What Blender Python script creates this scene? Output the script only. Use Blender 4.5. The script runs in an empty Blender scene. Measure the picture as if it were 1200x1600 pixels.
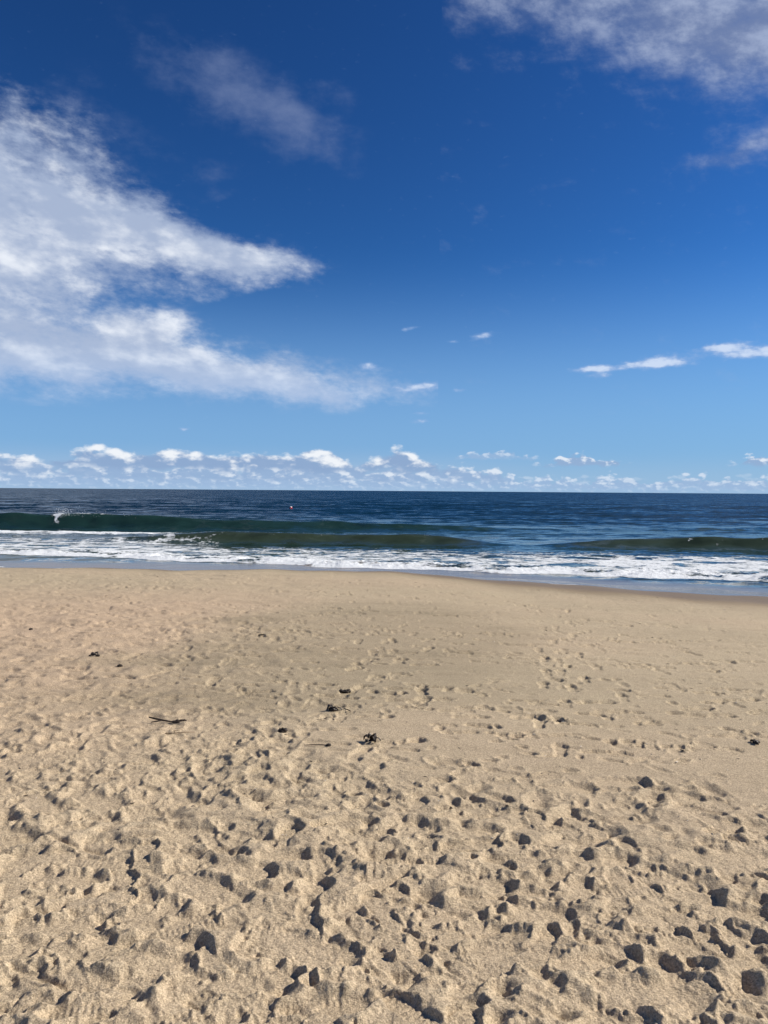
import bpy, bmesh, math, random
import numpy as np
from mathutils import Vector, Matrix

random.seed(7)
RNG = np.random.default_rng(11)
scene = bpy.context.scene
COL = scene.collection
R = math.radians

# ------------------------------------------------------------------ camera
EYE = 2.6                                   # metres above the sea, 1.6 m above the sand
cam_data = bpy.data.cameras.new('camera')
cam = bpy.data.objects.new('camera', cam_data)
COL.objects.link(cam)
cam_data.sensor_fit = 'VERTICAL'
cam_data.sensor_height = 36.0
cam_data.lens = 26.69
cam_data.clip_start = 0.05
cam_data.clip_end = 60000.0
cam.location = (0, 0, EYE)
cam.rotation_mode = 'QUATERNION'
cam.rotation_quaternion = (Matrix.Rotation(R(90 - 1.6), 3, 'X') @ Matrix.Rotation(R(0.43), 3, 'Z')).to_quaternion()
scene.camera = cam

# ------------------------------------------------------------------ light and exposure
SUN_AZ, SUN_EL = 80.0, 35.0                 # degrees, azimuth clockwise from the view direction (+Y)
SKY_STRENGTH = 0.085
SUN_STRENGTH = 5.0
view = scene.view_settings
view.view_transform = 'Standard'
view.look = 'None'
view.exposure = 0.38
view.gamma = 1.0
view.use_curve_mapping = False

sun_data = bpy.data.lights.new('sun', 'SUN')
sun_data.energy = SUN_STRENGTH
sun_data.angle = R(0.53)
sun_data.color = (1.0, 0.94, 0.85)
sun = bpy.data.objects.new('sun', sun_data)
COL.objects.link(sun)
to_sun = Vector((math.sin(R(SUN_AZ)) * math.cos(R(SUN_EL)), math.cos(R(SUN_AZ)) * math.cos(R(SUN_EL)), math.sin(R(SUN_EL))))
sun.rotation_mode = 'QUATERNION'
sun.rotation_quaternion = to_sun.to_track_quat('Z', 'Y')
sun.location = to_sun * 60


class Graph:
    """Small helper that writes node graphs as expressions."""
    def __init__(self, tree):
        self.t = tree

    def node(self, kind, **props):
        n = self.t.nodes.new(kind)
        for k, v in props.items():
            setattr(n, k, v)
        return n

    def put(self, sock, v):
        if isinstance(v, bpy.types.NodeSocket):
            self.t.links.new(v, sock)
        else:
            sock.default_value = v

    def m(self, op, a, b=None, c=None, clamp=False):
        n = self.node('ShaderNodeMath', operation=op, use_clamp=clamp)
        for i, v in enumerate((a, b, c)):
            if v is not None:
                self.put(n.inputs[i], v)
        return n.outputs[0]

    def add(self, a, b): return self.m('ADD', a, b)
    def sub(self, a, b): return self.m('SUBTRACT', a, b)
    def mul(self, a, b): return self.m('MULTIPLY', a, b)
    def mad(self, a, b, c): return self.m('MULTIPLY_ADD', a, b, c)

    def step(self, x, lo, hi, a=0.0, b=1.0, kind='SMOOTHSTEP'):
        n = self.node('ShaderNodeMapRange', interpolation_type=kind)
        self.put(n.inputs['Value'], x)
        for k, v in (('From Min', lo), ('From Max', hi), ('To Min', a), ('To Max', b)):
            self.put(n.inputs[k], v)
        return n.outputs[0]

    def vec(self, x, y, z=0.0):
        n = self.node('ShaderNodeCombineXYZ')
        for i, v in enumerate((x, y, z)):
            self.put(n.inputs[i], v)
        return n.outputs[0]

    def v(self, op, a, b=None, scale=None):
        n = self.node('ShaderNodeVectorMath', operation=op)
        self.put(n.inputs[0], a)
        if b is not None:
            self.put(n.inputs[1], b)
        if scale is not None:
            self.put(n.inputs['Scale'], scale)
        return n.outputs['Value'] if op in ('DOT_PRODUCT', 'LENGTH', 'DISTANCE') else n.outputs[0]

    def noise(self, p, scale, detail=4.0, rough=0.5, lac=2.0, dist=0.0, dim='3D', out=0, kind='FBM'):
        n = self.node('ShaderNodeTexNoise', noise_dimensions=dim)
        n.noise_type = kind
        n.normalize = True
        self.put(n.inputs['Vector'], p)
        for k, v in (('Scale', scale), ('Detail', detail), ('Roughness', rough), ('Lacunarity', lac), ('Distortion', dist)):
            self.put(n.inputs[k], v)
        return n.outputs[out]

    def voro(self, p, scale, feature='F1', detail=0.0, rough=0.5, smooth=0.5, rand=1.0, dim='3D', out='Distance'):
        n = self.node('ShaderNodeTexVoronoi', voronoi_dimensions=dim, feature=feature)
        self.put(n.inputs['Vector'], p)
        self.put(n.inputs['Scale'], scale)
        if 'Detail' in n.inputs:
            n.inputs['Detail'].default_value = detail
            n.inputs['Roughness'].default_value = rough
        if feature == 'SMOOTH_F1':
            n.inputs['Smoothness'].default_value = smooth
        n.inputs['Randomness'].default_value = rand
        return n.outputs[out]

    def mix(self, f, a, b, blend='MIX'):
        n = self.node('ShaderNodeMix', data_type='RGBA', blend_type=blend)
        n.clamp_factor = True
        self.put(n.inputs[0], f)
        self.put(n.inputs[6], a)
        self.put(n.inputs[7], b)
        return n.outputs[2]

    def attr(self, name, out='Fac'):
        n = self.node('ShaderNodeAttribute', attribute_name=name)
        return n.outputs[out]


# ------------------------------------------------------------------ sky with clouds
def build_world():
    w = bpy.data.worlds.new('World')
    scene.world = w
    w.use_nodes = True
    t = w.node_tree
    t.nodes.clear()
    g = Graph(t)
    sky = g.node('ShaderNodeTexSky', sky_type='NISHITA')
    sky.sun_disc = False
    sky.sun_elevation = R(SUN_EL)
    sky.sun_rotation = R(SUN_AZ)
    sky.altitude = 0.0
    sky.air_density = 1.0
    sky.dust_density = 0.0
    sky.ozone_density = 4.0
    gm = g.node('ShaderNodeGamma')
    gm.inputs['Gamma'].default_value = 1.5
    g.put(gm.inputs['Color'], g.v('SCALE', sky.outputs[0], scale=SKY_STRENGTH))
    hs = g.node('ShaderNodeHueSaturation')
    hs.inputs['Saturation'].default_value = 1.02
    g.put(hs.inputs['Color'], gm.outputs[0])
    blue = g.mix(1.0, hs.outputs[0], (0.50, 0.92, 1.20, 1), 'MULTIPLY')

    tc = g.node('ShaderNodeTexCoord')
    sep = g.node('ShaderNodeSeparateXYZ')
    g.put(sep.inputs[0], tc.outputs['Generated'])
    x, y, z = sep.outputs
    az = g.mul(g.m('ARCTAN2', x, y), 57.29578)
    el = g.mul(g.m('ARCSINE', z), 57.29578)
    # pale air towards the sea horizon
    air = g.step(el, 0.0, 19.0, 0.82, 0.0, 'SMOOTHERSTEP')
    clear = g.mix(air, blue, (0.180, 0.332, 0.575, 1))
    clear = g.mix(g.step(el, 0.0, 3.0, 0.55, 0.0), clear, (0.27, 0.41, 0.56, 1))

    def background(c):
        bg = g.node('ShaderNodeBackground')
        bg.inputs['Strength'].default_value = 1.0
        g.put(bg.inputs['Color'], c)
        return bg.outputs[0]

    def choose(f, a, b):
        n = g.node('ShaderNodeMixShader')
        g.put(n.inputs[0], f)
        t.links.new(a, n.inputs[1])
        t.links.new(b, n.inputs[2])
        return n.outputs[0]

    def warped(f, det, ax, ay):
        wn = g.noise(g.vec(az, g.mul(el, 1.7)), f, det, 0.55, out=1, dim='2D')
        ws = g.node('ShaderNodeSeparateXYZ')
        g.put(ws.inputs[0], g.v('SUBTRACT', wn, (0.5, 0.5, 0.5)))
        return g.vec(g.mad(ws.outputs[0], ax, az), g.mad(ws.outputs[1], ay, el))

    def blobs(lst, P):
        tot = None
        for cx, cy, rx, ry, rot, amp in lst:
            mp = g.node('ShaderNodeMapping', vector_type='TEXTURE')
            g.put(mp.inputs['Vector'], P)
            mp.inputs['Location'].default_value = (cx, cy, 0)
            mp.inputs['Rotation'].default_value = (0, 0, R(rot))
            mp.inputs['Scale'].default_value = (rx, ry, 1)
            q = g.v('DOT_PRODUCT', mp.outputs[0], mp.outputs[0])
            e = g.m('POWER', 0.36788, q)
            tot = g.mul(e, amp) if tot is None else g.mad(e, amp, tot)
        return tot

    def col(c, s=1.0): return (c[0] * s, c[1] * s, c[2] * s, 1)
    WHITE = (0.72, 0.75, 0.80)

    # ---- small flat cloudlets
    def cloudlets(cur, lst):
        P = warped(0.5, 2, 0.9, 0.45)
        lets = blobs(lst, P)
        nl = g.noise(g.vec(az, g.mul(el, 2.2)), 1.1, 5, 0.55, dim='2D')
        d = g.mul(g.step(g.mad(g.sub(nl, 0.5), 0.75, lets), 0.12, 0.75), 0.8)
        return g.mix(d, cur, g.mix(g.step(g.mad(g.sub(nl, 0.5), 1.2, lets), 0.3, 1.0), col((0.25, 0.36, 0.58)), col((0.55, 0.62, 0.74))))

    # ---- left half: the soft bank with its upper and lower wing
    def left_half():
        PW = warped(0.11, 4, 7.0, 3.4)
        bank = blobs([
            (-25.0, 22.8, 5.0, 2.4, -10, 0.46), (-29.0, 19.0, 8.0, 3.2, -20, 1.0), (-20.0, 18.2, 7.0, 2.3, -24, 0.95),
            (-13.5, 16.6, 6.0, 1.5, -12, 0.88), (-9.4, 16.2, 4.6, 1.0, 0, 0.55), (-26.0, 15.0, 7.0, 1.9, 0, 1.0),
            (-17.0, 11.6, 3.4, 1.2, 14, 0.75), (-26.0, 12.0, 5.0, 1.5, 5, 0.72), (-20.0, 9.2, 8.0, 2.2, -3, 1.0), (-12.0, 8.6, 6.0, 1.7, -12, 0.95),
            (-4.6, 7.4, 5.5, 1.0, -3, 0.60), (-27.5, 8.4, 7.0, 2.0, 0, 0.85), (-12.5, 13.3, 9.0, 0.65, 4, -0.36), (-6.0, 8.2, 8.0, 1.8, -4, 0.34), (-7.6, 15.6, 3.6, 0.9, 0, 0.22), (-37.0, 15.0, 9.0, 5.5, 0, 0.85)], PW)
        nb = g.noise(g.vec(az, g.mul(el, 1.9)), 0.30, 9, 0.62, dim='2D')
        nb2 = g.noise(g.vec(g.add(az, 0.8), g.mul(g.add(el, 0.6), 1.8)), 0.26, 3, 0.5, dim='2D')
        nbh = g.noise(g.vec(g.mad(el, 0.4, az), g.mul(el, 2.0)), 1.15, 6, 0.6, dim='2D')
        nb3 = g.noise(g.vec(az, g.mul(el, 1.8)), 0.26, 3, 0.5, dim='2D')
        d = g.mul(g.step(g.mad(g.sub(nb, 0.5), 1.25, g.mad(g.sub(nbh, 0.5), 0.60, bank)), 0.02, 1.25), g.step(bank, 0.03, 0.30, 0.0, 0.92))
        wisps = blobs([(-11.5, 26.9, 7.0, 2.3, -14, 0.50), (-5.6, 25.2, 4.5, 1.5, -20, 0.40), (-13.3, 22.4, 2.2, 0.9, 0, 0.34),
                       (-12.0, 20.8, 2.2, 0.6, 4, 0.38), (-2.6, 27.1, 1.9, 0.8, 0, 0.26), (-0.6, 33.6, 2.2, 1.2, 0, 0.42), (-21, 24, 5, 2.0, -20, 0.3)], PW)
        dw = g.mul(g.mul(g.step(g.mad(g.sub(nb, 0.5), 0.80, wisps), 0.10, 1.0), 0.66), g.step(wisps, 0.04, 0.22))
        cur = g.mix(dw, clear, col((0.165, 0.215, 0.36)))
        cur = cloudlets(cur, [(1.85, 11.95, 0.75, 0.26, 15, 0.42), (2.5, 7.75, 1.9, 0.36, 3, 0.75), (-1.25, 9.25, 0.8, 0.32, 8, 0.66), (2.85, 5.75, 0.75, 0.18, 0, 0.40)])
        lit = g.add(g.mul(g.sub(nb3, nb2), 1.5), g.mad(g.sub(nb, 0.5), 0.55, g.mad(g.sub(nbh, 0.5), 0.55, 0.20)))
        hot = blobs([(-27.0, 15.2, 4.0, 1.3, 0, 0.62), (-20.0, 15.9, 3.2, 0.6, 0, 0.36), (-17.0, 11.4, 2.8, 0.8, 12, 0.36), (-13.0, 10.2, 3.5, 1.0, -20, 0.34), (-11.0, 9.0, 6, 1.2, -12, 0.20), (-12.5, 15.9, 5, 0.8, -5, 0.15), (-20, 8.8, 7, 1.4, 0, 0.08)], PW)
        cb = g.mix(g.step(g.add(hot, lit), 0.05, 1.15), col((0.325, 0.39, 0.525)), col(WHITE, 0.97))
        cb = g.mix(g.step(el, 6.5, 11.0, 0.65, 0.0), cb, col((0.335, 0.44, 0.63)))
        return g.mix(d, cur, cb)

    # ---- right half: a thin broken veil high up
    def right_half():
        PW = warped(0.11, 4, 7.0, 3.4)
        veil = blobs([
            (11.5, 31.9, 5.0, 2.0, 3, 0.56), (7.5, 32.4, 2.4, 1.5, 0, 0.34), (18.5, 30.0, 6.0, 2.8, -12, 0.66), (26.5, 28.6, 7.0, 3.2, -5, 0.86), (36.0, 29.0, 8.0, 4.2, 0, 0.8),
            (26.0, 22.1, 4.6, 0.9, 10, 0.62), (26.0, 36.5, 11.0, 3.6, 0, 0.8)], PW)
        nv = g.noise(g.vec(g.mad(el, 0.5, az), g.mul(el, 1.7)), 0.34, 8, 0.62, dim='2D')
        d = g.mul(g.step(g.mad(g.sub(nv, 0.5), 1.0, veil), 0.08, 1.20), 0.82)
        cur = g.mix(d, clear, g.mix(g.step(nv, 0.35, 0.75), col((0.16, 0.205, 0.335)), col((0.32, 0.375, 0.51))))
        return cloudlets(cur, [
            (15.2, 8.85, 1.35, 0.24, 0, 0.85), (16.0, 8.4, 0.9, 0.16, 0, 0.5), (17.6, 8.95, 3.4, 0.22, 2, 0.40), (25.4, 9.6, 2.8, 0.3, 0, 0.40), (19.9, 9.15, 1.7, 0.40, 2, 1.0), (24.0, 9.95, 1.8, 0.28, 3, 0.9), (26.8, 9.3, 2.6, 0.36, 0, 0.7), (31.5, 9.8, 2.0, 0.3, 0, 0.8),
            (7.1, 11.4, 1.0, 0.24, 8, 0.58), (5.1, 11.0, 0.5, 0.16, 0, 0.32), (5.6, 7.5, 0.6, 0.18, 0, 0.42), (33.0, 6.5, 2.0, 0.3, 0, 0.7)])

    # ---- outside the picture: the same broken cover all round
    def all_round():
        na = g.noise(g.v('MULTIPLY', tc.outputs['Generated'], (1, 1, 2.4)), 2.3, 5, 0.56)
        side = g.m('MAXIMUM', g.step(g.m('ABSOLUTE', az), 60.0, 75.0), g.step(el, 46.0, 55.0))
        d = g.mul(g.mul(g.step(na, 0.53, 0.74), side), 0.85)
        return g.mix(d, clear, g.mix(g.step(na, 0.5, 0.75), col((0.24, 0.30, 0.44)), col(WHITE, 0.85)))

    # ---- rows of cumulus over the horizon, lower and smaller with distance
    def horizon_rows():
        PW = g.vec(az, el)
        def row(base, height, freq, seed, tall, thick):
            h = g.sub(el, base)
            P = g.vec(g.add(az, seed), g.mul(h, 1.9))
            vor = g.voro(P, freq, 'F1', 1.0, 0.45, 0.5, 1.0, '2D')
            b0 = g.noise(P, freq * 0.9, 6, 0.58, dim='2D')
            b2 = g.noise(g.vec(g.add(az, seed + 0.20 / freq), g.mad(h, 1.9, 0.26 / freq)), freq * 0.9, 3, 0.55, dim='2D')
            b1 = g.mad(vor, -0.5, g.mad(b0, 1.0, 0.22))
            lng = g.noise(g.vec(g.add(az, seed * 3.1), 0.0), freq * 0.40, 2, 0.6, dim='2D')
            top = g.mul(g.mul(g.step(lng, 0.30, 0.66, 0.35, 1.0), tall), height)
            e = g.add(g.m('DIVIDE', g.sub(top, h), height), g.mul(g.sub(b1, 0.50), 0.95))
            low = g.step(g.mad(g.sub(b2, 0.5), 0.7, g.m('DIVIDE', h, height)), -0.30, 0.10)
            d = g.mul(g.mul(g.step(e, -0.08, 0.16), low), g.mul(g.step(tall, 0.03, 0.25), thick) if not isinstance(tall, float) else thick)
            lit = g.add(g.mad(g.sub(b0, b2), 3.6, g.mul(g.sub(b1, 0.5), 1.2)), g.step(g.m('DIVIDE', h, g.add(top, 0.08)), 0.05, 0.95, -0.10, 0.70))
            return d, lit
        t1 = blobs([(-25.0, 2.5, 5.0, 9, 0, 0.66), (-16.9, 2.5, 3.4, 9, 0, 1.0), (-11.0, 2.5, 3.0, 9, 0, 0.62), (-5.2, 2.5, 3.4, 9, 0, 0.95), (2.0, 2.5, 2.6, 9, 0, 0.98), (-40, 2.5, 8, 9, 0, 0.6), (48, 2.5, 9, 9, 0, 0.5)], PW)
        t2 = g.step(az, -1.0, 9.5, 1.0, 0.10)
        t2 = g.add(t2, blobs([(6.9, 1.5, 1.9, 9, 0, 0.8), (-100, 1.5, 50, 30, 0, 0.5)], PW))
        spec = [row(0.06, 0.80, 1.3, 17.3, 1.0, 0.55),
                row(0.40, 1.10, 0.95, 41.7, g.step(az, 3.0, 12.0, 1.0, 0.80), 0.88),
                row(0.90, 1.50, 0.62, 63.1, t2, 0.92),
                row(1.70, 2.0, 0.36, 92.4, t1, 0.98),
                row(2.55, 0.85, 1.0, 12.9, blobs([(8.4, 2.5, 2.2, 5, 0, 0.9)], PW), 0.7),
                row(2.05, 0.95, 1.0, 12.9, blobs([(14.4, 2.5, 2.2, 5, 0, 1.0), (26.4, 2.2, 1.4, 5, 0, 0.7), (-60, 2.5, 8, 5, 0, 0.9), (70, 2.5, 8, 5, 0, 0.9)], PW), 0.9)]
        far = (0.70, 0.52, 0.34, 0.10, 0.5, 0.25)
        haze = g.mul(g.step(el, 3.6, 0.8, 0.0, 0.55), g.step(az, -2.0, 14.0, 1.0, 0.25))
        cur = g.mix(haze, clear, col((0.30, 0.405, 0.56)))
        for (d, lit), f in zip(spec, far):
            c = g.mix(g.step(lit, -0.15, 0.85), col((0.20, 0.295, 0.465)), col((0.72, 0.735, 0.755)))
            cur = g.mix(d, cur, g.mix(f, c, col((0.31, 0.44, 0.62))))
        return cloudlets(cur, [(2.85, 5.3, 0.75, 0.18, 0, 0.40), (-14.9, 4.4, 0.6, 0.16, 0, 0.40)])

    # closures are only evaluated on the side they are needed
    front = choose(g.m('GREATER_THAN', az, 4.0), background(left_half()), background(right_half()))
    inside = g.mul(g.m('LESS_THAN', g.m('ABSOLUTE', az), 60.0), g.m('LESS_THAN', el, 46.0))
    upper = choose(inside, background(all_round()), front)
    band = choose(g.m('GREATER_THAN', el, 5.6), background(horizon_rows()), upper)
    whole = choose(g.m('GREATER_THAN', el, 0.0), background(clear), band)
    out = g.node('ShaderNodeOutputWorld')
    t.links.new(whole, out.inputs['Surface'])
    w.cycles.sampling_method = 'MANUAL'
    w.cycles.sample_map_resolution = 512


build_world()

# ================== GROUND
# ------------------------------------------------------------------ numeric helpers
def smooth(a, b, x):
    t = np.clip((x - a) / (b - a), 0, 1)
    return t * t * (3 - 2 * t)


def lattice(ix, iy, seed):
    h = (ix.astype(np.uint32) * np.uint32(374761393) + iy.astype(np.uint32) * np.uint32(668265263) + np.uint32((seed * 2246822519) & 0xffffffff))
    h = (h ^ (h >> np.uint32(13))) * np.uint32(1274126177)
    h = h ^ (h >> np.uint32(16))
    return (h & np.uint32(0xffff)).astype(np.float32) / 32767.5 - 1.0


def vnoise(x, y, seed):
    """smooth value noise, about -1..1"""
    xf, yf = np.floor(x), np.floor(y)
    ix, iy = xf.astype(np.int64), yf.astype(np.int64)
    u = (x - xf).astype(np.float32)
    v = (y - yf).astype(np.float32)
    u = u * u * u * (u * (u * 6 - 15) + 10)
    v = v * v * v * (v * (v * 6 - 15) + 10)
    a, b = lattice(ix, iy, seed), lattice(ix + 1, iy, seed)
    c, d = lattice(ix, iy + 1, seed), lattice(ix + 1, iy + 1, seed)
    return a + (b - a) * u + (c - a) * v + (a - b - c + d) * u * v


def fbm(x, y, wl, octs, seed, gain=0.5, ridged=False):
    out = np.zeros(np.broadcast(x, y).shape, np.float32)
    amp, tot = 1.0, 0.0
    ca, sa = math.cos(0.6), math.sin(0.6)
    px, py = x / wl, y / wl
    for o in range(octs):
        n = vnoise(px + o * 17.3, py - o * 9.1, seed + o * 101)
        out += amp * ((1 - 2 * np.abs(n)) if ridged else n)
        tot += amp
        amp *= gain
        px, py = (px * ca - py * sa) * 2.03, (px * sa + py * ca) * 2.03
    return out / tot


def mesh_grid(name, X, Y, Z, closed=False, attrs=None, keep=None, mat=None, cap=False):
    nr, nc = X.shape
    co = np.stack([X, Y, Z], -1).reshape(-1, 3).astype(np.float32)
    i = np.arange(nr * nc).reshape(nr, nc)
    if closed:
        j = np.roll(i, -1, axis=1)
        q = np.stack([i[:-1], j[:-1], j[1:], i[1:]], -1)
    else:
        q = np.stack([i[:-1, :-1], i[:-1, 1:], i[1:, 1:], i[1:, :-1]], -1)
    q = q.reshape(-1, 4)[:, ::-1]
    if keep is not None:
        k = keep.reshape(-1)
        q = q[k[q].any(axis=1)]
    me = bpy.data.meshes.new(name)
    me.vertices.add(len(co))
    me.vertices.foreach_set('co', co.reshape(-1))
    me.loops.add(q.size)
    me.loops.foreach_set('vertex_index', q.reshape(-1).astype(np.int32))
    me.polygons.add(len(q))
    me.polygons.foreach_set('loop_start', np.arange(0, q.size, 4, dtype=np.int32))
    me.polygons.foreach_set('loop_total', np.full(len(q), 4, np.int32))
    me.polygons.foreach_set('use_smooth', np.ones(len(q), bool))
    for k, v in (attrs or {}).items():
        at = me.attributes.new(k, 'FLOAT', 'POINT')
        at.data.foreach_set('value', np.ascontiguousarray(v, np.float32).reshape(-1))
    me.update()
    me.validate()
    ob = bpy.data.objects.new(name, me)
    COL.objects.link(ob)
    if mat:
        me.materials.append(mat)
    return ob


def material(name):
    m = bpy.data.materials.new(name)
    m.use_nodes = True
    t = m.node_tree
    t.nodes.clear()
    g = Graph(t)
    b = g.node('ShaderNodeBsdfPrincipled')
    o = g.node('ShaderNodeOutputMaterial')
    t.links.new(b.outputs[0], o.inputs['Surface'])
    return m, g, b


# ------------------------------------------------------------------ shape of the beach
SHORE_X = [-90, -60, -40, -25, -16, -11.3, -7.5, -3.8, 0, 3.46, 6.2, 8.65, 12, 16, 22, 30, 45, 60, 90]
SHORE_Y = [22, 24, 21, 24, 23, 22.2, 22.1, 22.3, 21.9, 20.1, 18.2, 16.9, 15.5, 14.3, 15.4, 18, 15, 17.5, 20]
_sx = np.linspace(-90, 90, 3601)
_k = np.hanning(61); _k /= _k.sum()
_sy = np.convolve(np.pad(np.interp(_sx, SHORE_X, SHORE_Y), 30, 'edge'), _k, 'valid')
_sy = _sy + 0.15 * np.sin(_sx * 1.5 + 0.6) + 0.08 * np.sin(_sx * 3.7 + 1.0) + 0.18 * np.sin(_sx * 0.71 + 2)


def shore(x):
    return np.interp(x, _sx, _sy)


def beach(x, y):
    """height of the smooth beach above the sea"""
    ys = shore(x)
    s = ys - y
    lam = np.interp(x, [-12, -3, 1, 4, 9, 16], [3.0, 3.0, 3.6, 5.0, 6.5, 6.5])
    f = 0.33 * (1 - np.exp(-np.maximum(s, 0) / lam)) + np.minimum(s, 0) * 0.33 / lam
    z = 0.25 + f + 0.42 / ys * np.minimum(s, ys)
    z = z + 0.004 * np.maximum(s - ys, 0)
    return np.maximum(z, -2.5)


# prominent hollows trodden into the soft sand: x, y, width
HOLLOWS = [(1.0, 2.46, 0.2), (0.98, 2.63, 0.12), (1.11, 2.92, 0.11), (1.22, 2.73, 0.12), (1.47, 2.98, 0.14), (1.35, 3.11, 0.15), (1.34, 2.65, 0.11), (0.7, 2.94, 0.14), (0.48, 2.69, 0.11), (0.79, 2.62, 0.12), (0.36, 2.58, 0.08), (0.09, 2.39, 0.06), (0.31, 2.4, 0.05), (0.29, 2.92, 0.09), (0.12, 3.0, 0.07), (0.12, 2.62, 0.08), (0.5, 3.67, 0.14), (0.21, 3.71, 0.12), (0.88, 3.57, 0.1), (0.92, 3.43, 0.12), (1.1, 3.4, 0.13), (0.49, 3.18, 0.12), (0.56, 3.34, 0.08), (0.89, 3.11, 0.1), (1.17, 3.06, 0.08), (1.59, 3.5, 0.09), (1.46, 3.48, 0.14), (1.75, 3.43, 0.21), (1.78, 3.81, 0.13), (1.16, 4.29, 0.16), (1.74, 4.16, 0.11), (1.48, 4.4, 0.14), (0.68, 4.12, 0.11), (0.3, 2.77, 0.07), (0.91, 2.7, 0.08), (0.37, 3.47, 0.13), (-1.22, 2.83, 0.1), (-1.23, 3.19, 0.13), (-1.12, 2.85, 0.1), (-1.28, 2.67, 0.12), (-0.93, 2.69, 0.1), (-0.62, 3.1, 0.18), (-0.73, 2.62, 0.13), (-0.16, 2.7, 0.19), (-0.3, 2.53, 0.09), (-0.43, 2.5, 0.09), (-0.68, 2.72, 0.07), (-0.39, 3.39, 0.11), (-0.92, 3.58, 0.1), (-0.88, 3.43, 0.09), (-1.46, 3.67, 0.13), (-1.69, 3.96, 0.19), (-1.46, 4.05, 0.18), (-1.7, 3.6, 0.16), (-1.1, 3.66, 0.09), (-1.17, 3.87, 0.1), (-0.09, 3.78, 0.12), (-0.03, 3.6, 0.11), (-0.88, 2.84, 0.07), (-0.82, 2.44, 0.07), (-1.09, 2.69, 0.08), (-0.52, 3.28, 0.16), (-0.09, 2.97, 0.07), (-1.71, 3.57, 0.11), (-0.09, 4.87, 0.09), (0.05, 4.72, 0.07), (-1.46, 4.75, 0.12), (-2.01, 4.93, 0.1)]
# single prints on the firm sand further out
PRINTS = [(1.34, 5.69), (1.14, 5.73), (2.02, 5.07), (2.19, 5.12), (1.69, 5.14), (1.65, 5.85), (2.02, 5.64), (1.63, 7.05), (2.13, 6.66), (2.88, 6.63), (2.79, 6.29), (2.69, 5.89), (0.32, 6.69), (0.12, 6.39), (0.33, 6.19), (0.53, 6.63), (0.76, 6.55), (1.1, 5.8), (0.93, 5.26), (0.47, 4.68), (1.52, 4.92), (2.61, 5.46), (3.68, 8.09), (2.17, 7.08), (1.89, 7.64), (0.94, 9.5), (1.23, 10.31), (2.61, 9.9), (2.62, 7.68), (3.29, 7.58), (3.17, 6.41), (-0.24, 7.37), (-0.92, 11.05), (-1.14, 10.42), (-0.97, 6.81), (0.35, 4.37), (0.23, 5.09), (0.76, 5.48)]


def churn_amount(X, Y):
    """1 where feet have ploughed the dry sand, 0 on the firm flat"""
    edge = np.interp(X, [-6, -2.6, -1.0, -0.2, 0.3, 1.0, 1.8, 3.0], [6.4, 5.0, 4.55, 4.3, 4.0, 3.85, 3.65, 3.6])
    edge = edge + 0.28 * vnoise(X / 0.7, Y / 0.7, 5) + 0.12 * vnoise(X / 0.22, Y / 0.22, 6)
    return smooth(0.85, -0.55, Y - edge)


def rough_left(X, Y):
    """the trampled left side of the flat"""
    n = vnoise(X / 1.6, Y / 2.2, 8)
    return smooth(0.5, -2.6, X - (-0.18 * Y * 0.5) + 1.1 * n) * smooth(22.5, 18, Y)


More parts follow.
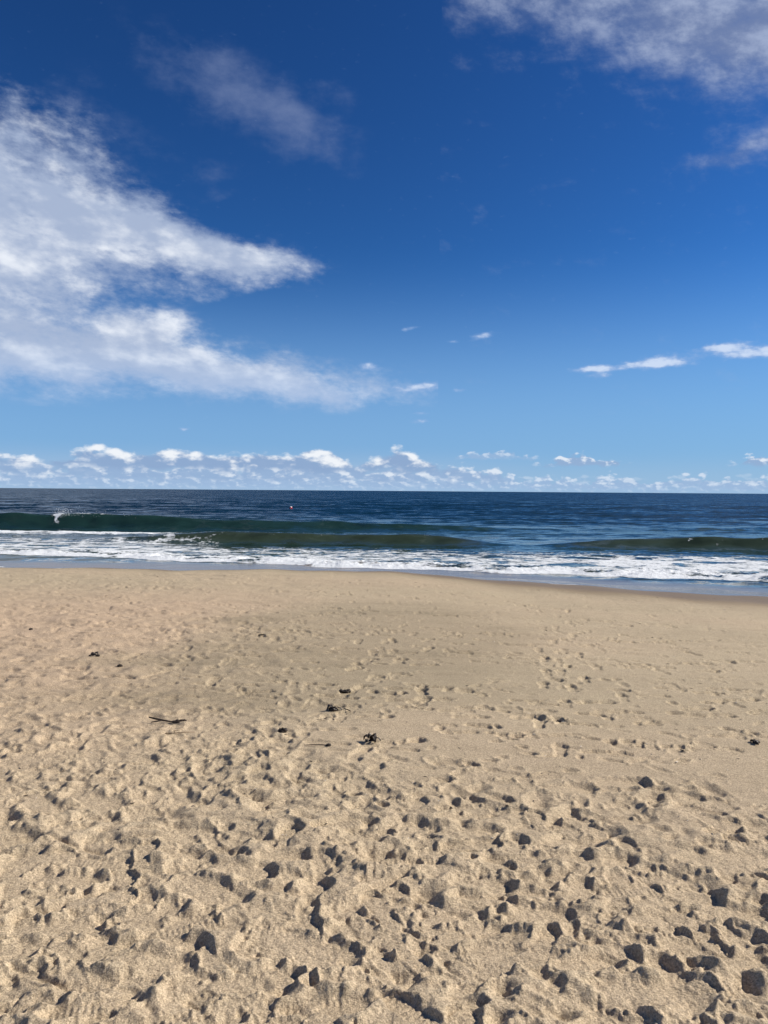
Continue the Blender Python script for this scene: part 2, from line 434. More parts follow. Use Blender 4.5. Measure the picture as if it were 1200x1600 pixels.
def make_sand():
    # columns: fine where the picture looks, coarse behind
    fine = np.linspace(R(-30.5), R(30.5), 720)
    left = -np.concatenate([R(30.5) + np.cumsum(np.geomspace(R(0.10), R(7.0), 68))])
    left = left[left > -math.pi + 0.05]
    th = np.concatenate([left[::-1], fine, -left])
    r = [0.03, 0.2, 0.4, 0.6, 0.8, 1.0, 1.2, 1.4, 1.55, 1.7, 1.8]
    while r[-1] < 27:
        d = r[-1]
        px = (d * d + 2.6) / (1.6 * 759)
        r.append(d + (max(0.0052, 0.62 * px) if d > 2.1 else 0.02))
    while r[-1] < 85:
        r.append(r[-1] * 1.04)
    r = np.array(r)
    RR, TT = np.meshgrid(r, th, indexing='ij')
    X, Y = RR * np.sin(TT), RR * np.cos(TT)
    base = beach(X, Y)
    s = shore(X) - Y
    dry = smooth(0.6, 3.2, s)
    ch = churn_amount(X, Y)
    rl = rough_left(X, Y)
    H = np.zeros_like(X)
    near = r < 13
    nn = int(near.sum())
    # broad undulation and soft hummocks
    H += 0.022 * fbm(X, Y, 2.6, 2, 21) * dry
    soft = np.clip(ch + 0.50 * rl + 0.10, 0, 1)
    H += (0.034 * soft) * fbm(X, Y, 0.40, 2, 31) * dry
    H[:nn] += ((0.0270 * soft) * fbm(X, Y, 0.17, 3, 41) * dry)[:nn]
    # low wind ridges on the firm sand
    H += (1 - soft) * dry * 0.0060 * fbm(X * 0.40 + Y * 0.1, Y * 1.5, 0.26, 3, 51, 0.6)
    H += np.clip(rl - ch, 0, 1) * dry * 0.0075 * fbm(X * 0.8, Y, 0.20, 2, 52, 0.6)
    N1 = np.zeros_like(X); N2 = np.zeros_like(X)
    N1[:] = fbm(X, Y, 0.085, 2, 61)
    N2[:nn] = fbm(X[:nn], Y[:nn], 0.028, 3, 71, 0.6)
    N2[nn:] = fbm(X[nn:], Y[nn:], 0.06, 2, 72, 0.6)
    loose = np.zeros_like(X)          # freshly thrown, dry and pale sand

    def window(x, y, rad):
        d = math.hypot(x, y)
        a = math.atan2(x, y)
        i0, i1 = np.searchsorted(r, (d - rad, d + rad))
        j0, j1 = np.searchsorted(th, (a - rad / d, a + rad / d))
        return slice(i0, i1), slice(j0, j1)

    def press(x, y, ang, L, W, D, kind, rim=0.35, crumb=0.6, tilt=0.3, wall=0.25, keep=0.25):
        rad = max(L * 0.75, W) + 0.03
        w = window(x, y, rad)
        if w[0].stop - w[0].start < 2 or w[1].stop - w[1].start < 2:
            return
        dx, dy = X[w] - x, Y[w] - y
        c, sn = math.cos(ang), math.sin(ang)
        u, v = dx * c + dy * sn, -dx * sn + dy * c
        n1, n2 = N1[w], N2[w]
        if kind == 'hollow':
            e = np.sqrt((u / (L / 2)) ** 2 + (v / (W / 2)) ** 2) + 0.20 * n1
            m = 1 - smooth(wall * 1.2, 1.05, e)
            depth = m * (1 + tilt * u / (L / 2))
        elif kind == 'step':           # a foot driven in: long ramp behind, steep wall in front
            un = np.clip(u / L + 0.5, 0, 1)
            half = W / 2 * np.interp(un, [0, 0.25, 0.7, 1], [0.70, 0.85, 1.0, 0.85])
            e = np.sqrt((u / (L / 2)) ** 4 + (v / half) ** 2) + 0.14 * n1
            m = 1 - smooth(0.78 - wall, 1.06, e)
            depth = m * (0.18 + 1.15 * un ** 1.5)
        else:
            un = u / L + 0.5
            prof = np.interp(un, [-0.02, 0.03, 0.12, 0.25, 0.42, 0.58, 0.75, 0.88, 0.96, 1.02], [0.05, 0.50, 0.70, 0.70, 0.58, 0.78, 1.0, 0.92, 0.62, 0.05])
            bend = 0.06 * W * np.sin(un * 3.1)
            ee = np.abs(v - bend) / (prof * W / 2)
            end = np.maximum(np.abs(un - 0.5) * 2, 0)
            e = np.maximum(ee, end ** 6 * 1.0) + 0.10 * n1
            m = 1 - smooth(1.0 - wall, 1.0 + wall, e)
            depth = m * (np.interp(un, [0, 0.15, 0.45, 0.75, 1], [1.1, 1.15, 0.6, 1.0, 0.9]) + tilt * (un - 0.5))
            if kind == 'tread':
                depth = depth + m * 0.0014 / D * np.sign(np.sin(un * L / 0.021 * 2 * math.pi)) * smooth(0.9, 0.6, ee)
            if kind == 'bare':
                for k in range(5):
                    tu, tv = (0.48 - 0.035 * k ** 1.2) * L, (0.30 - 0.17 * k) * W
                    rr = (0.075 - 0.009 * k) * L * 0.5
                    tm = 1 - smooth(0.6, 1.3, np.sqrt((u - tu - 0.01) ** 2 + (v - tv) ** 2) / rr)
                    depth = np.maximum(depth, tm * 0.85)
                    m = np.maximum(m, tm)
        hh = H[w]
        lvl = (hh * m).sum() / (m.sum() + 1e-6)
        ring = np.exp(-((e - 1.22) / 0.24) ** 2) * np.clip(0.55 + 0.9 * n1 + crumb * n2, -0.15, 2.2)
        room_up = np.clip(1 - hh / 0.024, 0, 1)
        floor_at = max(min(lvl, 0.03) * 0.7, -0.025)
        H[w] = hh * (1 - (1 - keep) * m) + floor_at * (1 - keep) * m - D * depth * np.clip(1 + hh / 0.05, 0.15, 1) + D * rim * ring * room_up * (1 - 0.8 * m)
        loose[w] = np.clip(np.maximum(loose[w] * (1 - 0.6 * m), ring * 0.75), 0, 1)

    # ---- old, slumped tread of many feet
    rg = random.Random(3)
    def spot(xmin, xmax, ymin, ymax): return rg.uniform(xmin, xmax), rg.uniform(ymin, ymax)
    n = 0
    while n < 300:
        y = rg.uniform(1.7, 6.2)
        x = rg.uniform(-0.62, 0.62) * y
        if rg.random() > float(churn_amount(np.array([x]), np.array([y]))[0]):
            continue
        press(x, y, rg.uniform(0, 6.28), rg.uniform(0.16, 0.34), rg.uniform(0.09, 0.17), rg.uniform(0.020, 0.042), 'hollow', 0.5, 0.7, rg.uniform(-0.4, 0.4), 0.1)
        n += 1
    # slump: sand runs down into the hollows until it rests
    drr = np.diff(r[:nn])[:, None]
    dth = (r[:nn, None] * np.diff(th)[None, :])
    def slump(times, slope):
        Hn = H[:nn]
        for k in range(times):
            d = np.diff(Hn, axis=0)
            ex = np.sign(d) * np.maximum(np.abs(d) - slope * drr, 0) * 0.26
            Hn[:-1] += ex
            Hn[1:] -= ex
            d = np.diff(Hn, axis=1)
            ex = np.sign(d) * np.maximum(np.abs(d) - slope * dth, 0) * 0.26
            Hn[:, :-1] += ex
            Hn[:, 1:] -= ex
    slump(45, 0.40)
    # clods and crumbs
    cl = smooth(0.12, 0.55, fbm(X[:nn], Y[:nn], 0.05, 3, 81, 0.6)) * smooth(-0.1, 0.35, fbm(X[:nn], Y[:nn], 0.5, 2, 82))
    H[:nn] += 0.014 * cl * np.clip(ch + 0.25 * rl, 0, 1)[:nn] * dry[:nn]
    # ---- trampled left side: very many small marks, dense and shallow
    n = 0
    while n < 1150:
        y = 4.2 + 15.5 * rg.random() ** 1.35
        x = rg.uniform(-0.60, 0.42) * y
        if rg.random() > float(rough_left(np.array([x]), np.array([y]))[0]) + 0.05:
            continue
        if shore(x) - y < 2.2:
            continue
        sc = rg.uniform(0.7, 1.25)
        a = rg.choice((0.1, -0.2, 3.0, 1.2, 1.6, -1.4)) + rg.gauss(0, 0.4)
        k = rg.random()
        if k < 0.5:
            press(x, y, a, 0.20 * sc, 0.105 * sc, rg.uniform(0.006, 0.020), 'hollow', 0.55, 0.9, rg.uniform(-0.5, 0.5), 0.25)
        else:
            press(x, y, a, 0.27 * sc, 0.10 * sc, rg.uniform(0.005, 0.013), rg.choice(('bare', 'sole', 'tread')), 0.5, 0.9, rg.uniform(-0.5, 0.5), 0.2)
        n += 1
    # ---- lines of walkers over the firm sand, mostly along the shore
    def track(x, y, ang, count, kind, depth, step=0.62, limp=0.3):
        for k in range(count):
            side = 0.09 * (1 if k % 2 else -1)
            a = ang + rg.gauss(0, 0.07)
            px_, py_ = x - math.sin(ang) * side, y + math.cos(ang) * side
            if shore(px_) - py_ > 1.6:
                dd = depth * rg.uniform(0.35, 1.3)
                dd *= 1.1
                press(px_, py_, a, rg.uniform(0.25, 0.29), rg.uniform(0.095, 0.115), dd, kind, 0.42, 1.0, rg.uniform(-0.7, 0.7), 0.14, 0.3)
                if rg.random() < 0.6:      # sand kicked up at the toe
                    press(px_ + math.cos(a) * 0.11, py_ + math.sin(a) * 0.11, a, 0.10, 0.08, dd * rg.uniform(0.5, 1.4), 'hollow', 0.8, 1.4, 0.4, 0.2, 0.3)
            x += math.cos(ang) * step + rg.gauss(0, limp * 0.1)
            y += math.sin(ang) * step + rg.gauss(0, limp * 0.1)
    for k in range(46):
        y = rg.choice((5.4, 6.0, 6.4, 6.9, 7.4, 8.1, 9.0, 9.8, 11, 12, 13.2, 14.5, 16)) + rg.uniform(-0.35, 0.35)
        ang = rg.gauss(-0.12, 0.12) + (0 if rg.random() < 0.55 else math.pi)
        cnt = rg.randint(6, 16)
        x0 = rg.uniform(-0.5, 0.62) * y if math.cos(ang) > 0 else rg.uniform(0.0, 0.75) * y
        track(x0, y, ang, cnt, rg.choice(('sole', 'tread', 'bare')), rg.uniform(0.008, 0.022))
    for k in range(10):
        x0 = rg.uniform(-2, 4.5)
        track(x0, rg.uniform(4.2, 7), rg.uniform(0.9, 2.2), rg.randint(6, 14), rg.choice(('bare', 'sole')), rg.uniform(0.008, 0.018))
    for x, y in PRINTS:
        a = rg.gauss(-0.1, 0.5)
        press(x - 0.03, y, a, rg.uniform(0.20, 0.29), rg.uniform(0.10, 0.13), rg.uniform(0.012, 0.021), rg.choice(('sole', 'hollow', 'bare')), 0.5, 1.2, rg.uniform(-0.4, 0.8), 0.16, 0.3)
        press(x + rg.uniform(-0.02, 0.08), y + rg.uniform(-0.03, 0.03), a, rg.uniform(0.08, 0.12), 0.070, rg.uniform(0.026, 0.040), 'hollow', 0.5, 1.5, 0.4, 0.3, 0.3)
    # ---- faint scattered dents over the whole flat
    for k in range(900):
        y = 3.9 + 13 * rg.random() ** 1.3
        x = rg.uniform(-0.55, 0.60) * y
        if shore(x) - y > 2.5:
            press(x, y, rg.gauss(0, 0.6), rg.uniform(0.07, 0.20), rg.uniform(0.05, 0.09), rg.uniform(0.004, 0.013), 'hollow', 0.6, 1.2, rg.uniform(-0.6, 0.6), 0.25, 0.4)
    # ---- fresh steps through the soft sand in front
    n = 0
    while n < 230:
        y = rg.uniform(1.8, 5.6)
        x = rg.uniform(-0.62, 0.62) * y
        if rg.random() > float(churn_amount(np.array([x]), np.array([y]))[0]):
            continue
        k = rg.random()
        a = rg.choice((0.0, 0.5, -0.5, 1.2, 2.2, 3.1, -1.9)) + rg.gauss(0, 0.3)
        if k < 0.55:
            press(x, y, a, rg.uniform(0.26, 0.31), rg.uniform(0.10, 0.12), rg.uniform(0.008, 0.017), rg.choice(('tread', 'tread', 'sole', 'bare')), 0.5, 0.9, rg.uniform(-0.8, 0.8), rg.uniform(0.06, 0.14), 0.15)
        elif k < 0.75:
            lo = 0.65 if x < 0.2 else 1.0
            press(x, y, rg.gauss(0, 0.7), rg.uniform(0.18, 0.30), rg.uniform(0.07, 0.11), lo * rg.uniform(0.010, 0.026), rg.choice(('step', 'step', 'hollow')), 0.55, 0.9, rg.uniform(-0.6, 0.6), rg.uniform(0.25, 0.5))
        else:
            press(x, y, a, rg.uniform(0.07, 0.12), rg.uniform(0.05, 0.08), rg.uniform(0.014, 0.026), 'hollow', 0.6, 1.1, 0.2, rg.uniform(0.3, 0.5))
        n += 1
    n = 0
    while n < 520:                          # overlapping shallow dimples
        y = 1.8 + 3.4 * rg.random()
        x = rg.uniform(-0.62, 0.62) * y
        if rg.random() > float(churn_amount(np.array([x]), np.array([y]))[0]):
            continue
        press(x, y, rg.gauss(0, 1.0), rg.uniform(0.10, 0.24), rg.uniform(0.06, 0.11), rg.uniform(0.006, 0.015), rg.choice(('step', 'hollow')), 0.7, 1.0, rg.uniform(-0.5, 0.5), 0.2, 0.45)
        n += 1
    for k in range(20):                     # dragged heels: long shallow grooves
        y = rg.uniform(1.9, 4.6)
        x = rg.uniform(-0.6, 0.6) * y
        if rg.random() < float(churn_amount(np.array([x]), np.array([y]))[0]):
            press(x, y, rg.choice((0.9, 0.6, 2.2, -0.4)) + rg.gauss(0, 0.3), rg.uniform(0.22, 0.48), rg.uniform(0.03, 0.06), rg.uniform(0.008, 0.018), 'hollow', 0.6, 1.1, rg.uniform(-0.7, 0.7), 0.3)
    for x, y, wd in HOLLOWS:
        wd = wd * 0.98
        a = rg.choice((0.0, 0.35, -0.4, 0.7)) + rg.gauss(0, 0.2)
        press(x - 0.55 * wd, y, rg.gauss(0.05, 0.38), max(wd * 2.3, 0.15) * rg.uniform(0.9, 1.15), wd * rg.uniform(1.0, 1.25), min(0.009 + 0.15 * wd, 0.027), 'step', 0.40, 0.8, 0.3, 0.25)
    slump(12, 0.80)
    # a few clean sole prints, the last to be left
    for k in range(22):
        y = rg.uniform(2.1, 4.2)
        x = rg.uniform(-0.52, 0.52) * y
        press(x, y, rg.choice((2.2, 1.9, 0.6, -0.9, 0.1)) + rg.gauss(0, 0.2), rg.uniform(0.27, 0.30), rg.uniform(0.10, 0.115), rg.uniform(0.005, 0.009), rg.choice(('sole', 'tread', 'tread')), 0.7, 0.8, rg.uniform(-0.6, 0.6), 0.16, 0.12)
    # fine crumble and settled grain
    broken = smooth(-0.15, 0.45, fbm(X, Y, 0.55, 3, 93))
    H[:nn] += (np.clip(ch + 0.30 * rl, 0, 1) * (0.25 + 0.75 * broken) * (0.0050 * fbm(X, Y, 0.10, 4, 94, 0.62) + 0.0034 * fbm(X, Y, 0.045, 3, 99, 0.6, True)))[:nn] * dry[:nn]
    H[:nn] += (np.clip(0.25 + ch + 0.4 * rl + 0.5 * loose, 0, 1.2) * (0.0020 * fbm(X, Y, 0.022, 2, 91) + 0.0032 * np.clip(fbm(X, Y, 0.06, 2, 92), -0.2, 1)))[:nn] * dry[:nn]
    Z = base + H * smooth(0.3, 2.2, s)
    # dampness of the sand: wet by the water, damp patches on the firm flat
    fw = np.interp(X, [-12, -3, 0, 4, 9, 16], [2.0, 2.0, 3.0, 4.4, 4.4, 4.4])
    wet = smooth(fw, fw * 0.42, s + 0.25 * fbm(X, Y, 1.3, 2, 95))
    fs = np.interp(X, [-12, -2, 1, 4, 9, 16], [2.2, 2.4, 4.0, 5.0, 4.6, 4.6])
    moist = smooth(fs + 1.2, fs * 0.55, s + 0.5 * fbm(X, Y, 1.6, 3, 96))
    cx = np.exp(-(((X + 0.4 - 0.12 * (Y - 9)) / 2.6) ** 2)) * np.exp(-(((Y - 9.6) / 4.0) ** 2))
    patch = smooth(-0.05, 0.45, fbm(X * 0.55, Y, 2.4, 4, 97) * 0.45 + cx * 1.10 - 0.40) * (1 - ch)
    streak = smooth(0.0, 0.5, fbm(X * 0.30, Y * 1.1, 0.7, 4, 98))
    damp = np.clip(1.05 * patch * (0.65 + 0.6 * streak) + 0.16 * streak * (1 - ch) , 0, 1) * (1 - 0.75 * loose)
    damp = np.maximum(damp, moist * 0.95)
    pink = smooth(-0.2, -3.2, X + 0.8 * fbm(X, Y, 1.8, 3, 100)) * smooth(3.5, 7.5, Y) * smooth(17, 11, Y)
    return X, Y, Z, dict(damp=damp, wet=wet, loose=loose, pink=pink), RR


def sand_material():
    m, g, b = material('sand')
    geo = g.node('ShaderNodeNewGeometry')
    P = geo.outputs['Position']
    damp, wet, loose = g.attr('damp'), g.attr('wet'), g.attr('loose')
    n_big = g.noise(g.v('MULTIPLY', P, (0.5, 0.9, 1)), 0.33, 3, 0.5)
    n_mid = g.noise(P, 3.2, 5, 0.6)
    n_fine = g.noise(P, 70, 4, 0.7)
    g1 = g.noise(P, 150, 3, 0.75)
    cell = g.voro(P, 260, 'F1', out='Color')
    cs = g.node('ShaderNodeSeparateColor')
    g.put(cs.inputs[0], cell)
    dry = g.mix(g.step(n_big, 0.35, 0.65), (0.415, 0.334, 0.219, 1), (0.442, 0.344, 0.228, 1))
    dry = g.mix(g.step(n_mid, 0.35, 0.70, 0.0, 0.35), dry, (0.352, 0.277, 0.180, 1))
    dry = g.mix(g.mul(loose, 0.45), dry, (0.510, 0.412, 0.272, 1))
    moist = g.mix(g.step(n_mid, 0.3, 0.7), (0.235, 0.190, 0.120, 1), (0.282, 0.226, 0.145, 1))
    dry = g.mix(g.mul(g.attr('pink'), 0.55), dry, (0.475, 0.338, 0.226, 1))
    c = g.mix(g.mul(damp, 0.66), dry, moist)
    c = g.mix(wet, c, (0.190, 0.136, 0.080, 1))
    # single grains: pale quartz, tan, dark
    k = g.mad(g.sub(g1, 0.5), 2.3, g.mad(g.sub(n_fine, 0.5), 1.1, 1.0))
    k = g.mul(k, g.step(cs.outputs[0], 0.0, 1.0, 0.80, 1.20, 'LINEAR'))
    k = g.m('MAXIMUM', g.mad(g.sub(k, 1.0), g.step(wet, 0, 1, 1.0, 0.35), 1.0), 0.25)
    c = g.v('SCALE', c, scale=k)
    c = g.mix(g.step(cs.outputs[1], 0.93, 0.97, 0.0, 0.35), c, (0.60, 0.50, 0.36, 1))
    c = g.mix(g.step(cs.outputs[2], 0.955, 0.985, 0.0, 0.45), c, (0.10, 0.07, 0.045, 1))
    g.put(b.inputs['Base Color'], c)
    g.put(b.inputs['Roughness'], g.step(wet, 0.35, 1.0, 0.92, 0.55))
    g.put(b.inputs['Specular IOR Level'], g.step(wet, 0.2, 1.0, 0.18, 0.14))
    bp = g.node('ShaderNodeBump')
    bp.inputs['Distance'].default_value = 0.008
    g.put(bp.inputs['Strength'], g.step(wet, 0.0, 0.9, 0.85, 0.05))
    g.put(bp.inputs['Height'], g.add(g.mul(n_fine, 0.9), g.mul(g1, 0.55)))
    g.put(b.inputs['Normal'], bp.outputs[0])
    return m


SAND = make_sand()
sand = mesh_grid('sand_beach', SAND[0], SAND[1], SAND[2], True, SAND[3], None, sand_material())
sand['kind'] = 'structure'
sand['label'] = 'tan sand beach trodden with footprints and hollows'

# ================== SEA
def lookup(x, pts):
    """smooth curve through (x, value) pairs"""
    xs = np.array([p[0] for p in pts], float)
    ys = np.array([p[1] for p in pts], float)
    f = np.linspace(-70, 70, 1401)
    k = np.hanning(25); k /= k.sum()
    v = np.convolve(np.pad(np.interp(f, xs, ys), 12, 'edge'), k, 'valid')
    return np.interp(x, f, v)


def make_sea():
    fine = np.linspace(R(-31), R(31), 640)
    left = -np.concatenate([R(31) + np.cumsum(np.geomspace(R(0.12), R(6.0), 44))])
    left = left[left > R(-96)]
    th = np.concatenate([left[::-1], fine, -left])
    r = [13.0]
    while r[-1] < 34000:
        d = r[-1]
        if d < 34: r.append(d + 0.085)
        elif d < 62: r.append(d + 0.115)
        elif d < 120: r.append(d + 0.012 * (d - 50))
        else: r.append(d * 1.035)
    r = np.array(r)
    RR, TT = np.meshgrid(r, th, indexing='ij')
    X, Y = RR * np.sin(TT), RR * np.cos(TT)
    s = shore(X) - Y                      # negative out to sea
    far = RR < 420
    Z = np.zeros_like(X)
    # open-water swell and chop, fading into the material far out
    fade = smooth(420, 140, RR) * smooth(-9, -22, s)
    Z += fade * smooth(150, 80, RR) * 0.05 * fbm(X * 0.25, Y, 4.2, 2, 201)
    Z += fade * smooth(95, 60, RR) * 0.03 * fbm(X * 0.5, Y, 1.5, 2, 202)
    Z += fade * smooth(260, 140, RR) * 0.16 * np.sin((Y + 0.10 * X) * 2 * math.pi / 23.0 + 1.4 * vnoise(X / 18, Y / 40, 203) + 0.8) * smooth(50, 75, Y)
    # breakers: crest line, crest height, steep face towards the beach
    foam = np.zeros_like(X)
    turb = smooth(-60, -24, s) * 0.9                          # 0 deep, 1 green surf, 2 sandy, 3 thin film
    def breaker(cy, h, front, back, steep=1.0):
        nonlocal Z, turb
        yc = lookup(X, cy) + 0.22 * vnoise(X / 2.6, X * 0 + 3.3, 211)
        a = lookup(X, h) * (1 + 0.10 * vnoise(X / 1.7, X * 0 + 1.1, 212))
        t = Y - yc
        f = np.where(t < 0, np.exp(-np.abs(t / front) ** 1.7), np.exp(-np.abs(t / back) ** 1.35))
        dip = -0.10 * np.exp(-((t + 2.1 * front) / front) ** 2)
        Z += a * (f + dip)
        return t, a
    t1, a1 = breaker([(-45, 48.6), (-24, 48.8), (-12, 49.4), (0, 50.2), (10, 51.5), (30, 54), (60, 58)],
                     [(-70, 0.9), (-36, 0.98), (-24, 0.93), (-19, 0.90), (-15, 0.83), (-12, 0.74), (-8, 0.60), (-4, 0.56), (0, 0.46), (4, 0.30), (8, 0.16), (14, 0.10), (30, 0.22), (70, 0.3)], 0.95, 4.2)
    t2, a2 = breaker([(-40, 39), (-12, 38.2), (0, 37.6), (6, 36.6), (12, 36.0), (20, 35.6), (40, 35)],
                     [(-70, 0.1), (-30, 0.10), (-15.5, 0.05), (-12.6, 0.22), (-11, 0.40), (-8.5, 0.50), (-5.5, 0.48), (-2.9, 0.38), (-1, 0.47), (1.2, 0.46), (3.2, 0.36), (5.6, 0.09), (7.4, 0.04), (9.0, 0.20), (11.0, 0.40), (15, 0.52), (20, 0.55), (32, 0.30), (70, 0.3)], 0.62, 2.6)
    turb = np.maximum(turb, 1.0 * np.exp(-np.abs(t1 / 3.0) ** 2))
    turb = np.maximum(turb, smooth(0.02, 0.25, a2) * 1.75 * np.exp(-np.abs((t2 + 0.3) / 1.6) ** 2))
    # far dark swells on the right
    Z += 0.26 * np.exp(-((Y - 84 - 0.08 * X) / 3.0) ** 2) * np.exp(-((X - 21) / 9.0) ** 2)
    Z += 0.20 * np.exp(-((Y - 64 - 0.08 * X) / 2.4) ** 2) * np.exp(-((X - 12) / 12.0) ** 2)
    # ---- the foaming bore and the sheet of foam behind it
    fl = lookup(X, [(-60, 31), (-20, 31), (-15.3, 30.2), (-9.4, 28.0), (-4.5, 26.4), (0, 25.4), (4.1, 24.1), (7.9, 23.3), (11.3, 22.4), (16, 21.2), (30, 22), (60, 22)])
    fl = fl + 0.35 * vnoise(X / 1.9, X * 0, 221) + 0.16 * vnoise(X / 0.6, X * 0, 222)
    q = Y - fl                                                 # metres behind the foam edge
    depth = lookup(X, [(-60, 8), (-16, 8.5), (-8, 9), (0, 11), (8, 12), (14, 13), (40, 12)])
    sheet = smooth(-0.10, 0.18, q) * smooth(depth, depth * 0.55, q)
    front = smooth(-0.08, 0.15, q) * smooth(3.6, 1.2, q)
    foam = np.maximum(foam, sheet * 0.455 + 0.13 * sheet * fbm(X * 0.4, Y, 2.2, 3, 231))
    foam = np.maximum(foam, front * (0.58 + 0.38 * fbm(X * 0.6, Y, 0.9, 3, 232)))
    foam = np.maximum(foam, smooth(-0.1, 0.12, q) * smooth(1.3, 0.4, q) * (0.86 + 0.3 * fbm(X, Y, 0.6, 3, 236)))
    edge = np.exp(-((s + 0.30 + 0.25 * vnoise(X / 0.9, X * 0, 271)) / 0.07) ** 2) * smooth(-0.1, 0.5, vnoise(X / 2.2, X * 0, 272))
    foam = np.maximum(foam, edge * 0.55)
    Z += smooth(-0.1, 0.9, q) * smooth(3.6, 1.2, q) * (0.06 + 0.06 * fbm(X, Y, 0.45, 3, 233) + 0.05 * np.abs(fbm(X, Y, 0.16, 2, 234)))
    Z += sheet * (0.045 * fbm(X * 0.6, Y, 0.8, 3, 235))
    # second row of white water at far left, close under the wave
    b2 = np.exp(-((Y - (43.2 - 0.02 * X + 0.5 * vnoise(X / 2, X * 0, 241))) / 1.3) ** 2) * smooth(-9, -15.5, X)
    foam = np.maximum(foam, b2 * (0.86 + 0.3 * fbm(X * 0.5, Y, 1.2, 3, 242)))
    Z += b2 * (0.10 + 0.06 * fbm(X, Y, 0.5, 3, 243))
    b3 = np.exp(-((Y - (39.8 + 0.10 * X + 1.5)) / 0.5) ** 2) * smooth(-13.5, -12, X) * smooth(-4, -7, X)
    foam = np.maximum(foam, b3 * 0.62)
    band = smooth(-5, -11, X) * smooth(41.0, 37.0, Y) * smooth(-0.1, 0.3, q)
    foam = np.maximum(foam, band * (0.46 + 0.22 * fbm(X * 0.4, Y, 1.6, 3, 244)))
    # thin leading lip of the last swash, far left
    l2 = np.exp(-((Y - (24.8 + 0.9 * np.sin(X * 0.33 + 1.0) + 0.22 * vnoise(X / 0.8, X * 0, 251))) / 0.16) ** 2) * smooth(-5.0, -7.0, X)
    foam = np.maximum(foam, l2 * 0.95)
    Z += l2 * 0.035
    # breaking curl on the far wave and flecks on the crests
    curl = np.exp(-((X + 20.9 + 0.30 * vnoise(X / 0.4, Y / 0.3, 262)) / 0.26) ** 2) * smooth(0.5, -0.1, t1) * smooth(-1.3, -0.3, t1)
    foam = np.maximum(foam, curl * 0.9)
    lip = np.exp(-((t1 - 0.1) / 0.22) ** 2) * (smooth(-20.6, -19.8, X) * smooth(-16.5, -19, X))
    foam = np.maximum(foam, lip * 0.72)
    fleck = np.exp(-((t2 + 0.35) / 0.55) ** 2) * smooth(0.15, 0.4, a2)
    foam = np.maximum(foam, fleck * smooth(0.2, 0.6, fbm(X, Y, 0.30, 3, 261, 0.65)) * 0.30)
    # white grains along the water's edge
    # ---- the film of water running up the beach
    sb = beach(X, Y)
    film = sb + 0.014 * smooth(0.02, -0.7, s) + 0.002
    thin = smooth(-5.2, -1.6, s)
    Zw = Z * smooth(-0.8, -4.0, s)
    Zout = np.maximum(Zw, film)
    Zout = np.where(Zw > film, Zw, film + (Zw - film) * 0 )
    Zout = np.where(s > -0.0, sb - 0.02 - 0.15 * np.clip(s, 0, 4), Zout)
    turb = np.maximum(turb, smooth(-17, -9, s) * 1.7)
    turb = np.maximum(turb, 3.0 * smooth(-7.5, -3.5, s))
    Zout = np.where(Y < 0, np.minimum(Zout, -0.3), Zout)
    keep = (s < 0.4) & (Y > -400)
    return X, Y, Zout, dict(foam=np.clip(foam, 0, 1.2), turb=turb, off=np.clip(-s / 100, 0, 3)), keep


